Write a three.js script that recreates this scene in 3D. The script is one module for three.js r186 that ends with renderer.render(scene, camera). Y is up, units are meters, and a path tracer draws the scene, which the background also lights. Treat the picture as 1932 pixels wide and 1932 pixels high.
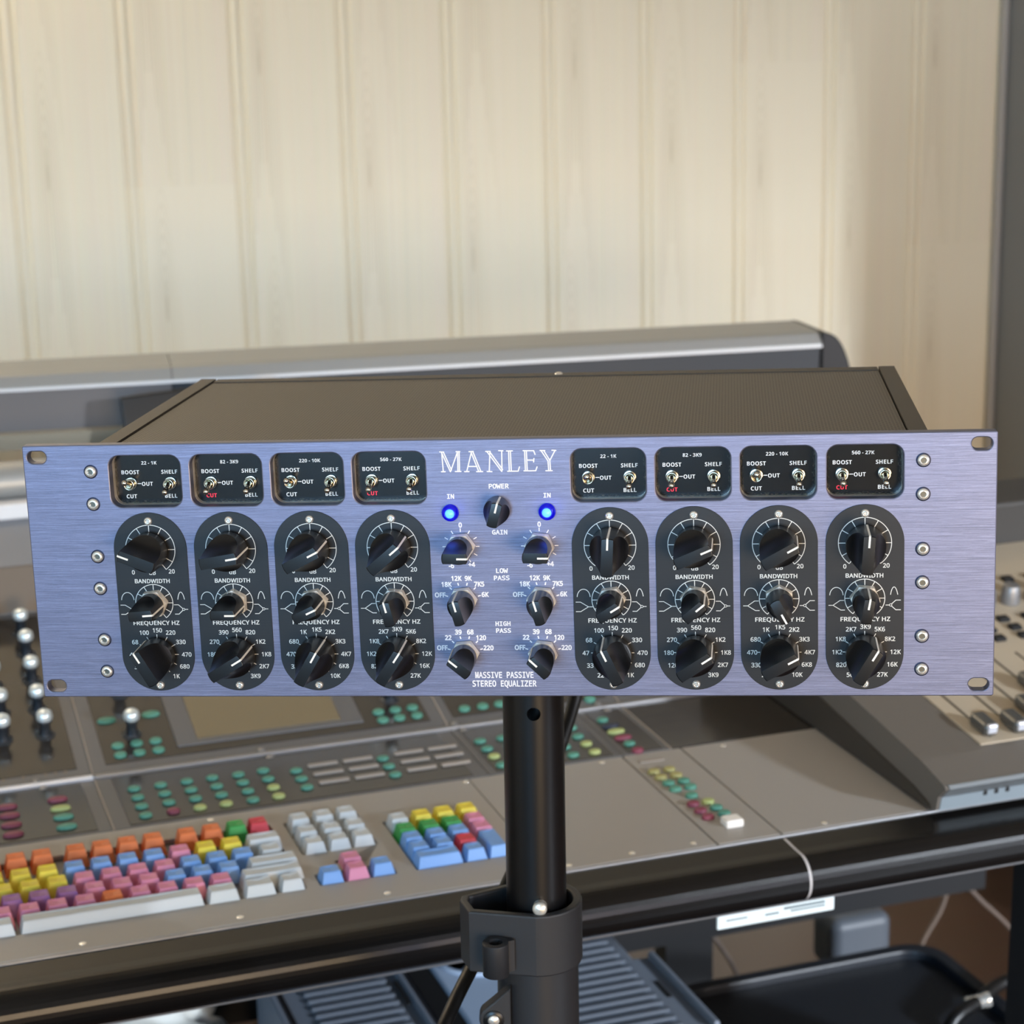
import * as THREE from 'three';
import { RoundedBoxGeometry } from 'three/addons/geometries/RoundedBoxGeometry.js';
import { mergeGeometries } from 'three/addons/utils/BufferGeometryUtils.js';
import { RectAreaLightUniformsLib } from 'three/addons/lights/RectAreaLightUniformsLib.js';
import { Brush, Evaluator, SUBTRACTION } from 'three-bvh-csg';

RectAreaLightUniformsLib.init();
const scene = new THREE.Scene();

// ---------------------------------------------------------------- camera, sky, lights, exposure
const camera = new THREE.PerspectiveCamera(28.66, 1, 0.05, 60);
camera.position.set(-0.4128, 1.365, 1.1106);
camera.quaternion.setFromRotationMatrix(new THREE.Matrix4().set(
  0.9428, 0.0967, -0.3191, 0,
  -0.0189, 0.9709, 0.2386, 0,
  0.3329, -0.2189, 0.9172, 0,
  0, 0, 0, 1));
camera.focus = 1.0;
camera.userData.fStop = 14.5;

const renderer = new THREE.WebGLRenderer({ antialias: true });
renderer.toneMapping = THREE.LinearToneMapping;
renderer.toneMappingExposure = 0.58;
renderer.shadowMap.enabled = true;

scene.background = new THREE.Color(0.55, 0.68, 0.9);

function windowLight(x, y, z, w, h, color, intensity, tx, ty, tz) {
  const l = new THREE.RectAreaLight(color, intensity, w, h);
  l.position.set(x, y, z); l.lookAt(tx, ty, tz); l.name = 'window_daylight';
  scene.add(l); return l;
}
// daylight entering through the windows in the wall behind the camera
const DAY = { w1: [0.84, 0.8, 1.0, 6.8], w2: [0.82, 0.9, 1.0, 2120], w3: [1.0, 0.73, 0.44, 28], w4: [0.35, 0.66, 1.0, 31.5], lamp: [1.0, 0.8, 0.58, 1.65] };
windowLight(1.15, 1.35, 3.32, 0.9, 1.5, new THREE.Color(...DAY.w1.slice(0, 3)), DAY.w1[3], 1.15, 1.35, 0);
windowLight(3.42, 2.72, 5.0, 0.5, 1.0, new THREE.Color(...DAY.w2.slice(0, 3)), DAY.w2[3], 3.42, 2.72, 0);   // bright sky beyond the right-hand window
windowLight(0, 0.85, 3.32, 1.15, 0.9, new THREE.Color(...DAY.w3.slice(0, 3)), DAY.w3[3], 0, 0.85, 0);
windowLight(-2.2, 1.45, 3.32, 1.1, 1.3, new THREE.Color(...DAY.w4.slice(0, 3)), DAY.w4[3], -2.2, 1.45, 0);
// the warm wall lamp above the boards
const LAMP = [-0.45, 1.95, -1.3];
const lampLight = new THREE.PointLight(new THREE.Color(...DAY.lamp.slice(0, 3)), DAY.lamp[3], 0, 2);
lampLight.position.set(...LAMP); lampLight.shadow.radius = 3; lampLight.castShadow = true; lampLight.name = 'wall_lamp_light';
scene.add(lampLight);

// ---------------------------------------------------------------- helpers
let seed = 12345;
const rnd = () => { seed = (seed * 1664525 + 1013904223) >>> 0; return seed / 4294967296; };
const S = 0.001;                                        // shapes are written in millimetres
const V3 = (x, y, z) => new THREE.Vector3(x, y, z);
const used = {};
function numbered(n) { const k = used[n] = (used[n] || 0) + 1; return k === 1 ? n : n + '_' + String(k - 1).padStart(3, '0'); }
function mm(g) { if (!g.userData.mm) { g.scale(S, S, S); g.userData.mm = true; } return g; }
function part(parent, name, geo, mat, pos, rot, label) {
  const m = new THREE.Mesh(mm(geo), mat); m.name = numbered(name);
  if (pos) m.position.set(pos[0] * S, pos[1] * S, pos[2] * S);
  if (rot) m.rotation.set(rot[0], rot[1], rot[2]);
  m.castShadow = m.receiveShadow = true;
  if (label) m.userData.label = label;
  parent.add(m); return m;
}
function tag(o, label, category, group) { o.userData.label = label; o.userData.category = category; if (group) o.userData.group = group; return o; }
function thing(name, label, category, x, y, z) { const g = new THREE.Group(); g.name = numbered(name); g.position.set(x * S, y * S, z * S); scene.add(g); return tag(g, label, category); }
function structure(name, geo, mat, pos) { const m = part(scene, name, geo, mat, pos); m.userData.kind = 'structure'; return m; }
const box = (w, h, d, x = 0, y = 0, z = 0) => { const g = new THREE.BoxGeometry(w, h, d); g.translate(x, y, z); return g; };
const rbox = (w, h, d, r, x = 0, y = 0, z = 0, s = 2) => { const g = new RoundedBoxGeometry(w, h, d, s, r); g.translate(x, y, z); return g; };
function boxUV(g, k = 0.001) {                         // uv in metres by the face's main axis
  const p = g.attributes.position, n = g.attributes.normal, uv = new Float32Array(p.count * 2);
  for (let i = 0; i < p.count; i++) {
    const ax = Math.abs(n.getX(i)), ay = Math.abs(n.getY(i)), az = Math.abs(n.getZ(i));
    const x = p.getX(i) * k, y = p.getY(i) * k, z = p.getZ(i) * k;
    if (ay >= ax && ay >= az) { uv[2 * i] = x; uv[2 * i + 1] = z; } else if (ax >= az) { uv[2 * i] = z; uv[2 * i + 1] = y; } else { uv[2 * i] = x; uv[2 * i + 1] = y; }
  }
  g.setAttribute('uv', new THREE.BufferAttribute(uv, 2)); return g;
}
function fitUV(g, w, h) {                               // one picture over a face w x h centred on the origin, seen along -z
  const p = g.attributes.position, uv = new Float32Array(p.count * 2);
  for (let i = 0; i < p.count; i++) { uv[2 * i] = p.getX(i) / w + 0.5; uv[2 * i + 1] = p.getY(i) / h + 0.5; }
  g.setAttribute('uv', new THREE.BufferAttribute(uv, 2)); return g;
}
function roundRect(s, x, y, w, h, r) {
  s.moveTo(x + r, y); s.lineTo(x + w - r, y); s.absarc(x + w - r, y + r, r, -Math.PI / 2, 0, false);
  s.lineTo(x + w, y + h - r); s.absarc(x + w - r, y + h - r, r, 0, Math.PI / 2, false);
  s.lineTo(x + r, y + h); s.absarc(x + r, y + h - r, r, Math.PI / 2, Math.PI, false);
  s.lineTo(x, y + r); s.absarc(x + r, y + r, r, Math.PI, Math.PI * 1.5, false); return s;
}
const extrude = (shape, depth, bevel = 0, seg = 12, bs = 2) => new THREE.ExtrudeGeometry(shape, { depth: depth - 2 * bevel, bevelEnabled: bevel > 0, bevelThickness: bevel, bevelSize: bevel, bevelOffset: -bevel, bevelSegments: bs, curveSegments: seg }).translate(0, 0, bevel);
function prismX(poly, x0, x1) {                         // polygon of [y, z] swept along x
  const s = new THREE.Shape(poly.map(([y, z]) => new THREE.Vector2(-z, y)));
  const g = new THREE.ExtrudeGeometry(s, { depth: x1 - x0, bevelEnabled: false, curveSegments: 8 });
  g.rotateY(Math.PI / 2); g.translate(x0, 0, 0); return g;
}
const lathe = (pts, seg = 32) => new THREE.LatheGeometry(pts.map(([r, y]) => new THREE.Vector2(r, y)), seg);
const latheZ = (pts, seg = 32) => lathe(pts, seg).rotateX(Math.PI / 2);      // axis to +z
const tube = (pts, r, seg = 60, rs = 10) => new THREE.TubeGeometry(new THREE.CatmullRomCurve3(pts.map((p) => V3(...p))), seg, r, rs, false);
const merge = (gs) => mergeGeometries(gs.map((g) => { const q = g.index ? g.toNonIndexed() : g; for (const k of Object.keys(q.attributes)) if (!['position', 'normal', 'uv'].includes(k)) q.deleteAttribute(k); return q; }));
function canvas(w, h, draw) { const c = document.createElement('canvas'); c.width = w; c.height = h; draw(c.getContext('2d'), w, h); return c; }
function tex(c, srgb, repeat) {
  const t = new THREE.CanvasTexture(c); if (srgb) t.colorSpace = THREE.SRGBColorSpace;
  if (repeat) { t.wrapS = t.wrapT = THREE.RepeatWrapping; t.repeat.set(...repeat); }
  return t;
}
const std = (o) => new THREE.MeshStandardMaterial(o);
const rgb = (r, g, b) => new THREE.Color().setRGB(r / 255, g / 255, b / 255, THREE.SRGBColorSpace);

// ---------------------------------------------------------------- textures of surfaces
const brushed = (w, h, base, amp, streaks) => canvas(w, h, (c) => {     // horizontal brushing
  c.fillStyle = `rgb(${base},${base},${base})`; c.fillRect(0, 0, w, h);
  for (let i = 0; i < streaks; i++) {
    const v = base + (rnd() - 0.5) * 2 * amp, y = rnd() * h, x = rnd() * w, l = (0.03 + rnd() * 0.22) * w;
    c.fillStyle = `rgba(${v | 0},${v | 0},${v | 0},0.5)`; c.fillRect(x, y, l, 1); c.fillRect(x - w, y, l, 1);
  }
});
const brushTex = tex(brushed(1024, 1024, 202, 70, 30000), true, [8, 16]);
const brushBump = tex(brushed(1024, 1024, 128, 110, 30000), false, [8, 16]);
const speckle = (w, base, amp, n, size = 1) => canvas(w, w, (c) => {
  c.fillStyle = `rgb(${base},${base},${base})`; c.fillRect(0, 0, w, w);
  for (let i = 0; i < n; i++) { const v = (base + (rnd() - 0.5) * 2 * amp) | 0; c.fillStyle = `rgba(${v},${v},${v},0.6)`; const s = size * (0.5 + rnd()); c.fillRect(rnd() * w, rnd() * w, s, s); }
});
const grainBump = tex(speckle(256, 128, 70, 9000, 2), false, [12, 12]);
const smudgeRough = tex(canvas(512, 512, (c) => {
  c.fillStyle = 'rgb(120,120,120)'; c.fillRect(0, 0, 512, 512);
  for (let i = 0; i < 260; i++) { const v = 80 + rnd() * 120 | 0, x = rnd() * 512, y = rnd() * 512, r = 10 + rnd() * 60; const g = c.createRadialGradient(x, y, 0, x, y, r); g.addColorStop(0, `rgba(${v},${v},${v},0.25)`); g.addColorStop(1, `rgba(${v},${v},${v},0)`); c.fillStyle = g; c.fillRect(x - r, y - r, 2 * r, 2 * r); }
}), false, [3, 3]);

// ---------------------------------------------------------------- materials
const M = {
  panel: new THREE.MeshPhysicalMaterial({ color: rgb(160, 166, 200), metalness: 0.8, roughness: 0.46, map: brushTex, bumpMap: brushBump, bumpScale: 0.00002, anisotropy: 0.45 }),
  panelEdge: std({ color: rgb(112, 114, 134), metalness: 0.6, roughness: 0.38 }),
  tub: std({ color: rgb(196, 190, 180), metalness: 0.3, roughness: 0.4, roughnessMap: smudgeRough }),
  knob: std({ color: rgb(14, 14, 16), roughness: 0.3 }),
  pointer: std({ color: rgb(250, 246, 236), roughness: 0.55 }),
  chrome: std({ color: rgb(240, 236, 228), metalness: 0.75, roughness: 0.24 }),
  nickel: std({ color: rgb(250, 244, 232), metalness: 0.25, roughness: 0.3 }),
  switchMetal: std({ color: rgb(214, 208, 194), metalness: 1, roughness: 0.14 }),
  socket: std({ color: rgb(110, 107, 98), metalness: 0.9, roughness: 0.35 }),
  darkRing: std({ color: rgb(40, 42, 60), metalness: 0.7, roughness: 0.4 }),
  print: null,
  case: std({ color: rgb(66, 60, 52), roughness: 0.5, metalness: 0.1, bumpMap: grainBump, bumpScale: 0.00006 }),
  pole: std({ color: rgb(9, 9, 11), roughness: 0.33 }),
  collar: std({ color: rgb(38, 39, 42), roughness: 0.42, bumpMap: grainBump, bumpScale: 0.0001 }),
  cable: std({ color: rgb(8, 8, 9), roughness: 0.42 }),
  rail: std({ color: rgb(150, 150, 152), metalness: 0.75, roughness: 0.4 }),
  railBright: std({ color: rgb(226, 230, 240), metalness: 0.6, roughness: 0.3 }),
  consoleGrey: std({ color: rgb(156, 152, 147), roughness: 0.55, metalness: 0.15, bumpMap: grainBump, bumpScale: 0.00004 }),
  frameGrey: std({ color: rgb(98, 98, 100), roughness: 0.5, metalness: 0.2 }),
  inset: std({ color: rgb(50, 47, 44), roughness: 0.32, roughnessMap: smudgeRough }),
  seam: std({ color: rgb(74, 70, 66), roughness: 0.7 }),
  armrest: new THREE.MeshPhysicalMaterial({ specularIntensity: 0.55, color: rgb(16, 15, 15), roughness: 0.2, bumpMap: grainBump, bumpScale: 0.00003 }),
  black: std({ color: rgb(7, 8, 12), roughness: 0.7 }),
  slate: std({ color: rgb(56, 60, 66), roughness: 0.5, metalness: 0.1 }),
  silver: std({ color: rgb(160, 162, 162), metalness: 0.5, roughness: 0.42 }),
  endCap: std({ color: rgb(20, 20, 23), roughness: 0.4 }),
  tan: std({ color: rgb(172, 160, 140), roughness: 0.6 }),
  brownGrey: std({ color: rgb(112, 100, 88), roughness: 0.55 }),
  blueGrey: std({ color: rgb(120, 124, 132), roughness: 0.5 }),
  whiteTrim: std({ color: rgb(222, 222, 224), roughness: 0.5 }),
  screen: std({ color: rgb(116, 104, 80), roughness: 0.22 }),
  strip: std({ color: rgb(150, 141, 132), roughness: 0.5 }),
  teal: std({ color: rgb(78, 138, 120), roughness: 0.5 }),
  yellowGreen: std({ color: rgb(165, 175, 112), roughness: 0.5 }),
  olive: std({ color: rgb(158, 152, 98), roughness: 0.5 }),
  maroon: std({ color: rgb(126, 58, 76), roughness: 0.5 }),
  navy: std({ color: rgb(40, 46, 62), roughness: 0.5 }),
  deviceGrey: std({ color: rgb(98, 93, 87), roughness: 0.6, bumpMap: grainBump, bumpScale: 0.00005 }),
  deviceLip: std({ color: rgb(120, 126, 130), roughness: 0.4, metalness: 0.3 }),
  beige: std({ color: rgb(174, 161, 141), roughness: 0.55, bumpMap: grainBump, bumpScale: 0.0002 }),
  faderCap: std({ color: rgb(96, 96, 94), roughness: 0.25, metalness: 0.5 }),
  slot: std({ color: rgb(40, 34, 26), roughness: 0.8 }),
  plasticGrey: std({ color: rgb(118, 128, 142), roughness: 0.5 }),
  ribGrey: std({ color: rgb(84, 92, 103), roughness: 0.55 }),
  plasticPale: std({ color: rgb(164, 184, 210), roughness: 0.5 }),
  bin: std({ color: rgb(22, 26, 33), roughness: 0.45 }),
  paper: std({ color: rgb(214, 218, 214), roughness: 0.8, side: THREE.DoubleSide }),
  tagWhite: std({ color: rgb(225, 238, 240), roughness: 0.5 }),
  tagInk: std({ color: rgb(120, 132, 136), roughness: 0.7 }),
  wire: std({ color: rgb(96, 84, 76), roughness: 0.5 }),
  greyWall: std({ color: rgb(120, 122, 124), roughness: 0.8 }),
  paint: std({ color: rgb(226, 218, 202), roughness: 0.85 }),
};

// ---------------------------------------------------------------- the room
const WALLZ = -1700, BOARD = 153.6, CORNER = 1389;
// pine figure of the wall boards: nested cathedral arches and fine straight grain
const boardTex = canvas(512, 2048, (c, w, h) => {
  c.fillStyle = 'rgb(238,228,204)'; c.fillRect(0, 0, w, h);
  for (let i = 0; i < 900; i++) { c.fillStyle = `rgba(${190 + rnd() * 60 | 0},${176 + rnd() * 60 | 0},${150 + rnd() * 60 | 0},0.10)`; c.fillRect(rnd() * w, rnd() * h, 1 + rnd() * 2, 200 + rnd() * 700); }
  for (let k = 0; k < 6; k++) {
    const cy = h * (0.07 + k * 0.165), cx = w * (0.3 + 0.04 * Math.sin(k * 2.2));
    for (let j = 0; j < 7; j++) {
      c.strokeStyle = `rgba(186,170,142,${0.36 - j * 0.04})`; c.lineWidth = 5 - j * 0.3; c.beginPath();
      const ww = 8 + j * 12, hh = 56 + j * 22;
      c.moveTo(cx - ww * 1.5, cy + hh * 1.7);
      c.bezierCurveTo(cx - ww, cy + hh * 0.4, cx - ww * 0.7, cy - hh * 0.7, cx, cy - hh * 0.75);
      c.bezierCurveTo(cx + ww * 0.7, cy - hh * 0.7, cx + ww, cy + hh * 0.4, cx + ww * 1.5, cy + hh * 1.7); c.stroke();
    }
    c.fillStyle = 'rgba(178,160,132,0.28)'; c.beginPath(); c.ellipse(cx, cy - 12, 7, 15, 0, 0, 7); c.fill();
  }
});
function boardMaterial(i) {
  const t = tex(boardTex, true); t.wrapS = t.wrapT = THREE.RepeatWrapping; t.repeat.set(1 / 0.1536, 1 / 2.65); t.offset.set(0, i * 0.055);
  return std({ map: t, roughness: 0.62, color: 0xffffff });
}
const floorTex = tex(canvas(512, 512, (c) => {
  c.fillStyle = 'rgb(54,33,22)'; c.fillRect(0, 0, 512, 512);
  for (let i = 0; i < 1500; i++) { c.fillStyle = `rgba(${36 + rnd() * 30 | 0},${22 + rnd() * 18 | 0},${12 + rnd() * 14 | 0},0.25)`; c.fillRect(rnd() * 512, rnd() * 512, 60 + rnd() * 260, 1 + rnd() * 2); }
}), true, [2, 4]);
structure('floor', boxUV(box(7700, 60, 5400, 0, 0, 0)), std({ map: floorTex, roughness: 0.45 }), [700, -30, 800]);
structure('ceiling', box(7700, 60, 5400), M.paint, [700, 2630, 800]);
const backWall = new THREE.Group(); backWall.name = 'wall_back'; backWall.userData.kind = 'structure'; scene.add(backWall);
part(backWall, 'wall_core', box(7700, 2600, 80, 700, 1300, WALLZ - 60), M.paint);
{ // tongue-and-groove boards with a bead along each left edge
  const prof = [[0, -12], [0, -4.5], [2.5, -4.5], [4, -1.5], [6, 0.4], [9, 1], [12, 0.4], [14, -1.5], [15.5, -4], [18.5, -4], [20.5, -0.5], [22, 0], [BOARD - 2.5, 0], [BOARD - 0.4, -2.5], [BOARD - 0.4, -12]];
  const s = new THREE.Shape(prof.map(([x, z]) => new THREE.Vector2(x, -z)));
  const g = new THREE.ExtrudeGeometry(s, { depth: 2600, bevelEnabled: false }); g.rotateX(-Math.PI / 2);
  g.computeVertexNormals(); boxUV(g);
  mm(g);
  for (let i = -18; i < 20; i++) { const x = -142 + BOARD * i; if (x > CORNER + 200 && i > 12) continue; part(backWall, 'plank', g, boardMaterial(((i % 7) + 7) % 7 + (i & 1) * 9.3), [x, 0, WALLZ]); }
}
// grey partition that stands out from the back wall on the right
structure('wall_right', box(160, 2600, 780), M.greyWall, [CORNER + 16 + 80, 1300, WALLZ + 390]);
structure('trim_1', rbox(11, 2600, 14, 4), std({ color: rgb(160, 157, 154), roughness: 0.5 }), [CORNER + 10, 1300, WALLZ + 8]);
// the walls that are out of view, with their windows
structure('wall_left', box(80, 2600, 5400), M.paint, [-3010, 1300, 800]);
structure('wall_far_right', box(80, 2600, 5400), M.paint, [4440, 1300, 800]);
{ // wall behind the camera with four window openings [centre x, width, bottom, top]
  const open = [[-2200, 1150, 770, 2130], [0, 1200, 380, 1320], [1125, 950, 600, 2100], [2825, 950, 800, 2100]], gs = []; let x = -3050;
  for (const [c, w, b, t] of open) { const l = c - w / 2; if (l > x) gs.push(box(l - x, 2600, 80, (l + x) / 2, 0, 0)); gs.push(box(w, b, 80, c, b / 2 - 1300, 0), box(w, 2600 - t, 80, c, (2600 + t) / 2 - 1300, 0)); x = c + w / 2; }
  gs.push(box(4550 - x, 2600, 80, (4550 + x) / 2, 0, 0));
  structure('wall_front', merge(gs), M.paint, [0, 1300, 3460]);
}
function windowFrame(n, x, y, z, w, h, turn, open) {
  const gs = [box(w, 50, 60, 0, h / 2 - 25, 0), box(w, 50, 60, 0, -h / 2 + 25, 0), box(50, h, 60, -w / 2 + 25, 0, 0), box(50, h, 60, w / 2 - 25, 0, 0), ...(open ? [] : [box(30, h, 40), box(w, 30, 40)])];
  const m = structure('window_' + n, merge(gs), M.whiteTrim, [x, y, z]); m.rotation.y = turn; return m;
}
windowFrame(1, 1125, 1350, 3470, 950, 1500, 0);
windowFrame(2, 2825, 1450, 3470, 950, 1300, 0, true);
windowFrame(3, 0, 850, 3470, 1200, 940, 0);
windowFrame(4, -2200, 1450, 3470, 1150, 1360, 0);
{
  const t = thing('wall_lamp', 'warm round wall lamp on a short arm above the boarded wall', 'lamp', LAMP[0] * 1000, LAMP[1] * 1000, LAMP[2] * 1000);
  part(t, 'bulb', new THREE.SphereGeometry(55, 24, 16), std({ color: 0xffffff, emissive: new THREE.Color(1, 0.75, 0.42), emissiveIntensity: 3 }));
  part(t, 'arm', new THREE.CylinderGeometry(8, 8, 360, 12).rotateX(Math.PI / 2).translate(0, 0, -230), M.rail);
  part(t, 'wall_plate', lathe([[0, 0], [55, 0], [50, 22], [0, 26]]).rotateX(Math.PI / 2), M.whiteTrim, [0, 0, -400]);
}

// ---------------------------------------------------------------- rack equalizer
const eq = thing('rack_equalizer', 'blue brushed rack equalizer with eight black dial plates, standing on a black pole', 'audio equalizer', -101.9, 1099.1, 199.4);
eq.quaternion.setFromRotationMatrix(new THREE.Matrix4().set(0.9027, -0.0097, -0.4301, 0, 0.0188, 0.9997, 0.0169, 0, 0.4298, -0.0233, 0.9026, 0, 0, 0, 0, 1));
const COLX = [-178.6, -137, -95.7, -54.4, 54.4, 95.7, 137, 178.6];
const RECY = 47.2, LABZ = -10;
{
  const s = roundRect(new THREE.Shape(), -241.3, -66.3, 482.6, 132.6, 1.2);
  for (const [x, y] of [[-234, 60.2], [-234, -60.3], [233.9, -60.4], [233.9, 60.2]]) s.holes.push(roundRect(new THREE.Path(), x - 4.9, y - 3.1, 9.8, 6.2, 3.09));
  for (const x of COLX) s.holes.push(roundRect(new THREE.Path(), x - 18.3, RECY - 13.2, 36.6, 26.4, 5.5));
  const g = extrude(s, 6.4, 0.6, 10); g.translate(0, 0, -6.4);
  const uv = g.attributes.uv; for (let i = 0; i < uv.count; i++) uv.setXY(i, uv.getX(i) * S, uv.getY(i) * S);
  part(eq, 'front_panel', g, [M.panel, M.panelEdge]);
}
// black tubs behind the eight windows with printed label plates and toggle switches
const FONT = 'sans-serif';
const RANGES = ['22 - 1K', '82 - 3K9', '220 - 10K', '560 - 27K'];
function text(c, s, x, y, size, o = {}) {             // centred text: size = capital height
  c.save(); c.translate(x, y); c.scale(o.stretch || 1, 1); c.font = `${o.bold ? 'bold ' : ''}${size / 0.714}px ${o.font || FONT}`;
  c.textAlign = o.align || 'center'; c.textBaseline = 'alphabetic'; c.fillText(s, 0, size / 2);
  if (o.stroke) { c.lineWidth = o.stroke; c.strokeStyle = c.fillStyle; c.lineJoin = 'round'; c.strokeText(s, 0, size / 2); }
  c.restore();
}
const LW = 38, LH = 28, LK = 26;
function labelArt(c, i, lit) {
  const P = (x, y) => [(x + LW / 2) * LK, (LH / 2 - y) * LK];
  const T = (s, x, y, h, o) => { const [a, b] = P(x, y); text(c, s, a, b, h * LK, { bold: true, stretch: 1.06, ...o }); };
  if (!lit) {
    c.fillStyle = '#f2f4f4';
    T(RANGES[i], -0.4, 7.6, 1.75); T('BOOST', -10.5, 2.9, 2); T('SHELF', 9.9, 2.9, 2); T('OUT', -2.0, -3.2, 2); T('BELL', 9.9, -9.6, 2);
    const [a, b] = P(-7, -3.05); c.fillRect(a, b - 5, 1.9 * LK, 11);
  }
  const cutLit = i % 2 === 1;
  if (cutLit === lit || !lit) { c.fillStyle = cutLit ? '#ff3850' : '#f2f4f4'; T('CUT', -10.6, -9.6, 2); }
}
const labelMats = RANGES.map((_, i) => {
  const art = canvas(LW * LK, LH * LK, (c, w, h) => {
    c.fillStyle = 'rgb(12,12,14)'; c.fillRect(0, 0, w, h);
    for (let k = 0; k < 60; k++) { const e = rnd() * 4 | 0, x = e < 2 ? rnd() * w : e === 2 ? rnd() * 60 : w - rnd() * 60, y = e === 0 ? rnd() * 50 : e === 1 ? h - rnd() * 60 : rnd() * h, r = 8 + rnd() * 40, g = c.createRadialGradient(x, y, 0, x, y, r); g.addColorStop(0, 'rgba(120,112,100,0.22)'); g.addColorStop(1, 'rgba(120,112,100,0)'); c.fillStyle = g; c.fillRect(x - r, y - r, 2 * r, 2 * r); }
    for (let k = 0; k < 420; k++) { const e = k % 5; const x = e < 3 ? rnd() * w : e === 3 ? 26 + rnd() * rnd() * 50 : w - 26 - rnd() * rnd() * 50, y = e < 3 ? h - 24 - rnd() * rnd() * 46 : rnd() * h; c.fillStyle = `rgba(${150 + rnd() * 50 | 0},${140 + rnd() * 40 | 0},120,0.20)`; c.beginPath(); c.ellipse(x, y, 3 + rnd() * 16, 1 + rnd() * 4, e < 3 ? 0 : 1.57, 0, 7); c.fill(); }
    labelArt(c, i, false);
  });
  const o = { map: tex(art, true), roughness: 0.2 };
  if (i % 2) { o.emissiveMap = tex(canvas(LW * LK, LH * LK, (c, w, h) => { c.fillStyle = '#000'; c.fillRect(0, 0, w, h); labelArt(c, i, true); }), true); o.emissive = new THREE.Color(1, 1, 1); o.emissiveIntensity = 0.75; }
  return std(o);
});
const tubGeo = (() => {
  const o = roundRect(new THREE.Shape(), -19.3, -14.2, 38.6, 28.4, 6); o.holes.push(roundRect(new THREE.Path(), -18.3, -13.2, 36.6, 26.4, 5.5));
  const wall = extrude(o, -LABZ - 6.4, 0, 8).translate(0, 0, LABZ);
  return merge([wall, extrude(roundRect(new THREE.Shape(), -19.3, -14.2, 38.6, 28.4, 6), 1, 0, 8).translate(0, 0, LABZ - 1)]);
})();
const labelGeo = fitUV(extrude(roundRect(new THREE.Shape(), -18.2, -13.1, 36.4, 26.2, 5.4), 0.4, 0, 8), LW, LH).translate(0, 0, LABZ);
const bushGeo = merge([latheZ([[0, 0], [2.6, 0], [2.6, 2.6], [2.85, 2.7], [2.9, 3.7], [2.6, 4.1], [2.1, 4.1], [1.7, 3.0], [0, 3.0]], 28), latheZ([[0, 0.1], [3.1, 0.1], [3.1, 0.6], [0, 0.6]], 24)]);
const leverGeo = latheZ([[0, -0.6], [1.5, -0.4], [1.7, 0.4], [1.2, 1.2], [1.1, 3.4], [1.4, 6.2], [1.6, 7.4], [1.4, 8.3], [0.8, 8.8], [0, 8.9]], 20);
COLX.forEach((x, k) => {
  const i = k % 4;
  const tub = part(eq, 'switch_recess', tubGeo, M.tub, [x, RECY, 0]);
  part(tub, 'label_plate', labelGeo, labelMats[i]);
  for (const [dx, up] of [[-10.5, i % 2 ? -1 : 1], [10, -1]]) {
    const b = part(eq, 'toggle_switch', bushGeo, M.switchMetal, [x + dx, RECY - 3.0, LABZ + 0.4]);
    part(b, 'lever', leverGeo, M.switchMetal, [0, 0, 3.6], [up > 0 ? -0.36 : 0.34, 0, 0]);
  }
});
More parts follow.
